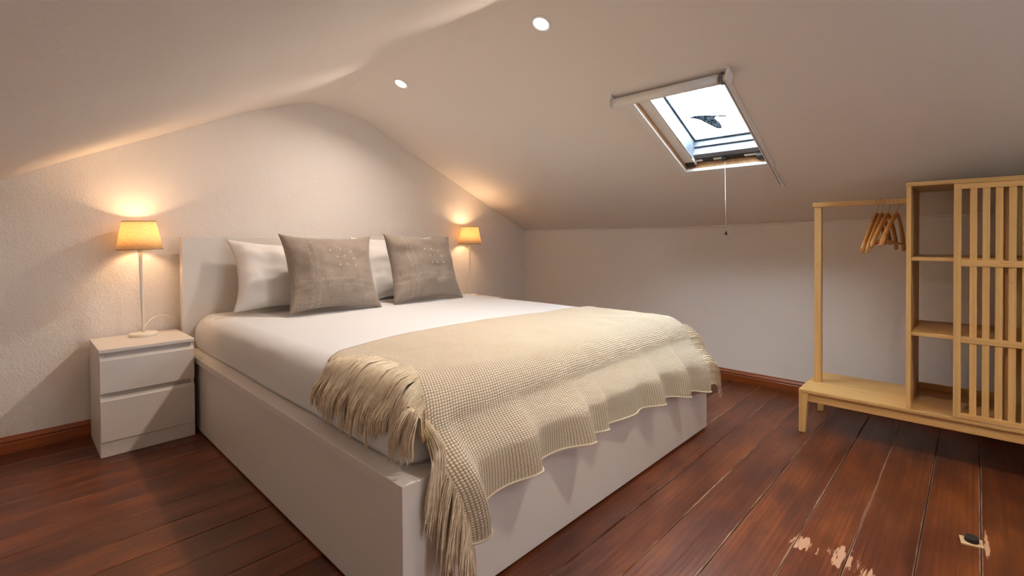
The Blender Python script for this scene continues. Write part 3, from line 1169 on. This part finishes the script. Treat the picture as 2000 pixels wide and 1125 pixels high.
# ================================================================ PILLOWS AND CUSHIONS
def pillow_mesh(name, W, H, T, seed, ear=0.05, n=44, wr=0.012, droop=0.0, flange=0.0):
    """pillow standing in its own xz plane, front towards -y, bottom edge at z = 0"""
    def surf(a, b, side):
        ra, rb = abs(a), abs(b)
        pin = 1 - ear * (1 - rb ** 2.2) if True else 1
        pin2 = 1 - ear * (1 - ra ** 2.2)
        x = a * W / 2 * pin
        z = b * H / 2 * pin2
        if flange:
            fa = clamp((1 - ra) / flange)
            fb = clamp((1 - rb) / flange)
            prof = (clamp(1 - (1 - fa) ** 2) * clamp(1 - (1 - fb) ** 2)) ** 0.5
            ca, cb = max(0, 1 - ra ** 2), max(0, 1 - rb ** 2)
            th = T / 2 * (ca ** 0.5) * (cb ** 0.5) * (0.1 + 0.9 * prof)
        else:
            th = T / 2 * (max(0, 1 - ra ** 2.4) ** 0.55) * (max(0, 1 - rb ** 2.4) ** 0.55)
        y = -side * th
        k1 = max(0, 1 - ra ** 6) * max(0, 1 - rb ** 6)
        q = Vector((x * 7, z * 7, seed + side * 3))
        # soft dents, level folds drawn in from the sides, creases from the corners
        y += -side * wr * k1 * (noise.noise(q) + 0.4 * noise.noise(q * 2.6))
        fz = noise.noise(Vector((x * 3.5 + seed, z * 22 + 2.5 * noise.noise(q * 0.6), seed)))
        y += -side * wr * 0.55 * k1 * fz * (0.25 + 0.75 * ra ** 2)
        dc = math.sin((a - b) * 5 + seed) * math.sin((a + b) * 4.0 + seed * 2) * (ra * rb) ** 0.7
        y += -side * wr * 0.7 * dc * k1
        y += droop * (b - 1) * (b + 1) * 0.5 + 0.014 * ra * rb * math.sin(seed * 3 + a * 2 + b)
        z += 0.010 * noise.noise(Vector((a * 2, seed, 1))) * (1 - rb)
        return (x, y, z + H / 2)
    verts, faces, uvs = [], [], []
    idx = {}

    def ease(t):
        return math.sin(t * math.pi / 2) * 0.35 + t * 0.65
    for side in (1, -1):
        for j in range(n + 1):
            for i in range(n + 1):
                a, b = ease(2 * i / n - 1), ease(2 * j / n - 1)
                border = i in (0, n) or j in (0, n)
                if border and side == -1:
                    idx[side, i, j] = idx[1, i, j]
                    continue
                idx[side, i, j] = len(verts)
                verts.append(surf(a, b, side))
                uvs.append(((a + 1) / 2 * W, (b + 1) / 2 * H))
    for side in (1, -1):
        for j in range(n):
            for i in range(n):
                f = [idx[side, i, j], idx[side, i + 1, j], idx[side, i + 1, j + 1], idx[side, i, j + 1]]
                faces.append(f if side == 1 else f[::-1])
    me = bpy.data.meshes.new(name)
    me.from_pydata(verts, [], faces)
    L = me.uv_layers.new(name='UVMap')
    for p in me.polygons:
        for li in p.loop_indices:
            L.data[li].uv = uvs[me.loops[li].vertex_index]
    return me, surf


def place_pillow(o, x, y, z, lean, rz=0, ry=0):
    o.location = (x, y, z)
    o.rotation_euler = (math.radians(-lean), math.radians(ry), math.radians(rz))


SURF = MZ1 + 0.004
me, _ = pillow_mesh('pillow', 0.73, 0.435, 0.20, 1.7, ear=0.12, wr=0.024, flange=0.16)
o = link('pillow', me, M_PILLOW, label='white pillow showing at the left of the left grey cushion', cat='pillow', group='white bed pillows', smoothed=True)
place_pillow(o, 1.185, 2.865, SURF, 27, 0, 3)
me, _ = pillow_mesh('pillow', 0.70, 0.475, 0.20, 4.1, ear=0.10, wr=0.020, flange=0.16)
o = link('pillow', me, M_PILLOW, label='white pillow showing between the two grey cushions', cat='pillow', group='white bed pillows', smoothed=True)
place_pillow(o, 1.960, 2.880, SURF, 27, 0, -1)


def cushion(x, y, H, lean, rz, ry, seed, label):
    W = 0.555
    me, surf = pillow_mesh('cushion', W, H, 0.19, seed, ear=0.125, wr=0.020, droop=-0.02)
    o = link('cushion', me, M_LINEN, label=label, cat='cushion', group='grey linen cushions', smoothed=True)
    place_pillow(o, x, y, SURF, lean, rz, ry)
    bm = bmesh.new()
    for a, b in ((-0.12, 0.50), (0.13, 0.54), (0.38, 0.48), (0.02, 0.30), (0.20, 0.33), (0.43, 0.27), (0.06, 0.05), (0.24, 0.08), (0.45, 0.06)):
        p = Vector(surf(a, b, 1)) + Vector((0, -0.001, 0))
        bmesh.ops.create_icosphere(bm, subdivisions=1, radius=0.0045, matrix=Matrix.Translation(p) @ Matrix.Diagonal((1, 0.4, 1.2, 1)))
        for q in range(4):
            an = q * math.pi / 2 + 0.3
            p2 = Vector(surf(a + 0.025 * math.cos(an), b + 0.03 * math.sin(an), 1)) + Vector((0, -0.0008, 0))
            bmesh.ops.create_icosphere(bm, subdivisions=1, radius=0.0017, matrix=Matrix.Translation(p2))
    from_bm('embroidery', bm, M_STITCH, o, True, kind='stuff')
    return o


cushion(1.286, 2.600, 0.475, 24, -3, 1.5, 2.3, 'grey brown linen cushion with white stitching, the left and nearer of the two')
cushion(1.917, 2.590, 0.462, 20, 0, 1.5, 5.9, 'grey brown linen cushion with white stitching, the right one near the far lamp')


# ================================================================ NIGHTSTANDS
def nightstand(x0, label):
    x1 = x0 + 0.366
    y0, y1 = 2.832, 3.214
    o = empty('nightstand', ((x0 + x1) / 2, (y0 + y1) / 2, 0), label, 'nightstand', 'white bedside drawer units')
    og = tuple(o.location)

    def b(n, lo, hi, bev=0.001, par=o):
        return box(n, lo, hi, M_WHITE, par, bev, og)
    b('side_panel', (x0, y0 + 0.019, 0), (x0 + 0.016, y1, 0.474))
    b('side_panel', (x1 - 0.016, y0 + 0.019, 0), (x1, y1, 0.474))
    b('back_panel', (x0 + 0.016, y1 - 0.006, 0.02), (x1 - 0.016, y1, 0.474))
    b('top', (x0 - 0.001, y0, 0.474), (x1 + 0.001, y1, 0.489), 0.0015)
    b('front_rail', (x0 + 0.016, y0 + 0.026, 0.40), (x1 - 0.016, y0 + 0.04, 0.474))
    b('front_rail', (x0 + 0.016, y0 + 0.026, 0.24), (x1 - 0.016, y0 + 0.04, 0.31))
    b('plinth', (x0 + 0.001, y0 + 0.006, 0), (x1 - 0.001, y0 + 0.019, 0.067), 0.0008)
    for za, zb in ((0.291, 0.452), (0.070, 0.268)):
        ya, yb = y0 - og[1], y0 + 0.0185 - og[1]
        pr = [(ya, za), (yb, za), (yb, zb), (ya + 0.012, zb), (ya, zb - 0.014)]
        d = prism('drawer', pr, 0, x0 + 0.002 - og[0], x1 - 0.002 - og[0], M_WHITE, o)
    return o


nightstand(0.267, 'white two-drawer nightstand left of the bed, standing clear in full view')
nightstand(2.474, 'white nightstand right of the bed, all but its top hidden by the mattress')


# ================================================================ TABLE LAMPS
def table_lamp(x, y, tilt, label, cord):
    z = 0.489
    o = empty('table_lamp', (x, y, z), label, 'lamp', 'matching bedside lamps')
    o.rotation_euler = (0, tilt, 0)
    bm = bmesh.new()
    add_lathe(bm, [(0.0, 0.0), (0.060, 0.0), (0.062, 0.002), (0.062, 0.012), (0.060, 0.015), (0.012, 0.017), (0.0, 0.017)], 48)
    from_bm('base', bm, M_METALW, o, False)
    bm = bmesh.new()
    add_lathe(bm, [(0.0, 0.016), (0.0065, 0.016), (0.0068, 0.10), (0.008, 0.40), (0.0085, 0.435), (0.0, 0.436)], 20)
    from_bm('stem', bm, M_METALW, o, True)
    bm = bmesh.new()
    add_lathe(bm, [(0.0, 0.434), (0.010, 0.434), (0.013, 0.442), (0.017, 0.445), (0.017, 0.470), (0.014, 0.480), (0.0, 0.480)], 24)
    from_bm('bulb_socket', bm, M_METALW, o, True)
    bm = bmesh.new()
    add_lathe(bm, [(0.0, 0.478), (0.011, 0.480), (0.014, 0.49), (0.024, 0.512), (0.026, 0.528), (0.020, 0.546), (0.0, 0.554)], 20)
    from_bm('bulb', bm, M_BULB, o, True)
    sh_z0, sh_z1, r0, r1 = 0.446, 0.594, 0.099, 0.071
    bm = bmesh.new()
    add_lathe(bm, [(r0, sh_z0), (r0 * 0.5 + r1 * 0.5, (sh_z0 + sh_z1) / 2), (r1, sh_z1), (r1 - 0.0012, sh_z1), (r0 * 0.5 + r1 * 0.5 - 0.0012, (sh_z0 + sh_z1) / 2), (r0 - 0.0012, sh_z0)], 56, True)
    sh = from_bm('shade', bm, M_SHADE, o, True)
    for r, zz in ((r0, sh_z0), (r1, sh_z1)):
        bm = bmesh.new()
        dz = 0.004 if zz == sh_z0 else -0.004
        add_lathe(bm, [(r + 0.0008, zz), (r + 0.0006 - 0.19 * dz, zz + dz), (r - 0.0022, zz + dz), (r - 0.0022, zz)], 56, True)
        from_bm('shade_rim', bm, M_RIM, sh, True)
    bm = bmesh.new()
    for q in range(3):
        an = q * 2 * math.pi / 3 + 0.4
        add_tube(bm, [(0.016 * math.cos(an), 0.016 * math.sin(an), 0.462), (0.092 * math.cos(an), 0.092 * math.sin(an), 0.466)], 0.0012, 6)
    from_bm('shade_carrier', bm, M_METALW, sh, True)
    if cord:
        tube('power_cord', [Vector(p) - o.location for p in cord], 0.0028, M_METALW, o, n=8)
    ld = bpy.data.lights.new('lamp_glow', 'POINT')
    ld.energy = LAMP_W
    ld.color = LAMP_C
    ld.shadow_soft_size = 0.03
    lo = bpy.data.objects.new('lamp_glow', ld)
    COL.objects.link(lo)
    lo.parent = o
    lo.location = (0, 0, 0.530)
    return o


M_BULB = emitter('lit_bulb', LAMP_C, 8.0)
M_RIM = plain('tan_shade_binding', (0.40, 0.27, 0.13), 0.8)
cp = spline([Vector(p) for p in ((0.478, 3.150, 0.498), (0.490, 3.185, 0.528), (0.525, 3.205, 0.560), (0.575, 3.212, 0.571), (0.620, 3.214, 0.550), (0.672, 3.214, 0.515))], 20)
table_lamp(0.472, 3.118, -0.02, 'lit white table lamp with linen shade on the left nightstand', cp)
table_lamp(2.722, 3.118, 0.0, 'lit white table lamp with linen shade at the far side of the bed', None)

# ================================================================ OPEN WARDROBE
WX0, WX1 = 2.735, 3.165
WY1, WYs, WYe = 0.640, 0.221, -0.62
BT = 0.215
wd = empty('open_wardrobe', (2.95, 0.0, 0), 'light bamboo open wardrobe with hanging rail, shelves and slatted sliding door', 'wardrobe')
wo = tuple(wd.location)


def wb(n, lo, hi, mat, bev=0.0015, par=wd):
    return box(n, lo, hi, mat, par, bev, wo)


wb('bench_top', (WX0, WYe, 0.200), (WX1, WY1, BT), M_BAMY, 0.002)
wb('apron', (WX0 + 0.010, WYe + 0.02, 0.157), (WX0 + 0.030, WY1 - 0.030, 0.1995), M_BAMY)
wb('apron', (WX1 - 0.030, WYe + 0.02, 0.157), (WX1 - 0.010, WY1 - 0.030, 0.1995), M_BAMY)
wb('apron', (WX0 + 0.030, WY1 - 0.030, 0.157), (WX1 - 0.030, WY1 - 0.012, 0.1995), M_BAMX)
for lx, sx in ((WX0 + 0.001, 1), (WX1 - 0.001, -1)):
    for ly, sy in ((WY1 - 0.001, -1), (WYe + 0.001, 1)):
        bm = bmesh.new()
        t, bt = 0.041, 0.027
        lo = [bm.verts.new((lx + sx * a - wo[0], ly + sy * b - wo[1], 0.001)) for a, b in ((0, 0), (bt, 0), (bt, bt), (0, bt))]
        hi = [bm.verts.new((lx + sx * a - wo[0], ly + sy * b - wo[1], 0.1995)) for a, b in ((0, 0), (t, 0), (t, t), (0, t))]
        bm.faces.new(lo)
        bm.faces.new(hi[::-1])
        for q in range(4):
            bm.faces.new((lo[q], lo[(q + 1) % 4], hi[(q + 1) % 4], hi[q]))
        from_bm('leg', bm, M_BAMZ, wd)
PX0, PX1 = 2.937, 2.968
wb('post', (PX0, 0.582, BT), (PX1, 0.614, 1.1325), M_BAMZ)
wb('hanging_rail', (2.932, 0.2215, 1.1330), (2.968, 0.622, 1.157), M_BAMY, 0.003)
TOPZ = 1.196
for y in (WYs, -0.083, WYe + 0.016):
    wb('upright_panel', (WX0 + (0.0 if y == WYs else 0.030), y - 0.016, BT + 0.0002), (WX1, y, TOPZ), M_BAMZ)
wb('top_panel', (WX0 - 0.004, WYe - 0.001, TOPZ), (WX1, WYs + 0.002, 1.213), M_BAMY)
for z in (0.870, 0.5405):
    wb('shelf', (WX0 + 0.012, -0.0825, z), (WX1, WYs - 0.0165, z + 0.016), M_BAMY)
    wb('shelf', (WX0 + 0.032, WYe + 0.0165, z), (WX1 - 0.008, -0.0995, z + 0.016), M_BAMY)
wb('back_panel', (WX1 - 0.007, WYe + 0.0165, BT + 0.001), (WX1 - 0.001, -0.0995, TOPZ - 0.001), M_BAMZ, 0)
wb('back_stretcher', (WX1 - 0.014, -0.0825, BT + 0.0003), (WX1, WYs - 0.0165, BT + 0.03), M_BAMY, 0.001)
wb('door_track', (WX0 + 0.002, -0.60, BT), (WX0 + 0.022, -0.020, BT + 0.002), M_PVC, 0)
# sliding door: stiles, rails and slats
dl = empty('sliding_door', (0, 0, 0))
dl.parent = wd
DX0, DX1 = WX0 - 0.002, WX0 + 0.014
DYr = -0.395


def db(n, lo, hi, mat, bev=0.001):
    return box(n, lo, hi, mat, dl, bev, wo)


db('stile', (DX0, 0.043, BT + 0.003), (DX1, 0.067, TOPZ - 0.001), M_BAMZ)
db('stile', (DX0, DYr - 0.024, BT + 0.003), (DX1, DYr, TOPZ - 0.001), M_BAMZ)
for za, zb in ((BT + 0.003, 0.240), (0.534, 0.560), (0.852, 0.878), (1.172, TOPZ - 0.001)):
    db('rail', (DX0 + 0.0005, DYr, za), (DX1 - 0.004, 0.043, zb), M_BAMY)
y = 0.018
while y > DYr + 0.02:
    db('slat', (DX0 + 0.005, y - 0.022, BT + 0.012), (DX1 + 0.002, y, TOPZ - 0.012), M_BAMZ)
    y -= 0.0373


# ================================================================ COAT HANGERS
def hanger_proto():
    o = empty('coat_hanger', (0, 0, 0), 'x', 'hanger', 'wooden hangers on the rail')
    # origin at the top of the hook's inner curve; body below
    H0 = -0.068
    arms = [(-0.212, -0.167), (-0.200, -0.150), (-0.165, -0.112), (-0.110, -0.064), (-0.055, -0.026), (-0.018, -0.007), (0.0, -0.004),
            (0.018, -0.007), (0.055, -0.026), (0.110, -0.064), (0.165, -0.112), (0.200, -0.150), (0.212, -0.167)]
    pts = [(a, 0.012 * (abs(a) / 0.2) ** 2, H0 - 0.012 + b) for a, b in arms]
    sq = []
    for a, b in arms:
        k = abs(a) / 0.212
        sq.append((lerp(0.0065, 0.0095, k ** 1.3), lerp(0.0145, 0.0115, k)))
    sq[0] = sq[-1] = (0.008, 0.006)
    tube('shoulder_bar', pts, 1.0, M_HANG, o, n=12, sq=sq)
    tube('trouser_bar', [(-0.186, 0.008, H0 - 0.150), (0.186, 0.008, H0 - 0.150)], 0.0055, M_HANG, o, n=8)
    hk = [(0, 0, H0 - 0.012), (0, 0, H0 + 0.003), (0.006, 0, H0 + 0.009)]
    cx, cz, R = 0.0, -0.030, 0.030
    for q in range(15):
        an = math.radians(-55 + q * 245 / 14)
        hk.append((cx + R * math.cos(an), 0, cz + R * math.sin(an)))
    tube('hook', hk, 0.0016, M_CHROME, o, n=8)
    return o


proto = hanger_proto()
HL = ['wooden hanger at the left end of the four on the rail', 'second wooden hanger from the left, close behind the first', 'pale third wooden hanger from the left on the rail',
      'wooden hanger on the right, closest to the shelf unit']
for i, (hy, rz, ry) in enumerate(((0.353, -5.5, 4.5), (0.333, -6.0, 4.5), (0.306, -7.0, -2.0), (0.272, -6.5, -4.0))):
    h = proto if i == 0 else copy_tree(proto)
    h['label'] = HL[i]
    h.location = (2.950, hy, 1.157 + 0.0085)
    h.rotation_euler = (0, math.radians(-ry), math.radians(rz))

# ================================================================ DOOR STOP
ds = empty('door_stop', (2.115, 0.006, 0), 'black rubber door stop on a pale square plate on the floor', 'door stop', rz=0.25)
bm = bmesh.new()
poly = [(2.134, 0.036), (2.082, 0.030), (2.094, -0.022), (2.143, -0.018)]
R_ = Matrix.Rotation(-0.25, 4, 'Z')
vb, vt = [], []
for px, py in poly:
    p = R_ @ Vector((px - 2.115, py - 0.006, 0))
    vb.append(bm.verts.new((p.x, p.y, -0.0012)))
    vt.append(bm.verts.new((p.x, p.y, 0.0025)))
bm.faces.new(vb)
bm.faces.new(vt[::-1])
for q in range(4):
    bm.faces.new((vb[q], vb[(q + 1) % 4], vt[(q + 1) % 4], vt[q]))
from_bm('base_plate', bm, M_CARD, ds)
bm = bmesh.new()
add_lathe(bm, [(0.0, 0.002), (0.0175, 0.002), (0.018, 0.004), (0.0175, 0.016), (0.0155, 0.0185), (0.0, 0.019)], 32)
from_bm('rubber_buffer', bm, M_BLACK, ds, False)
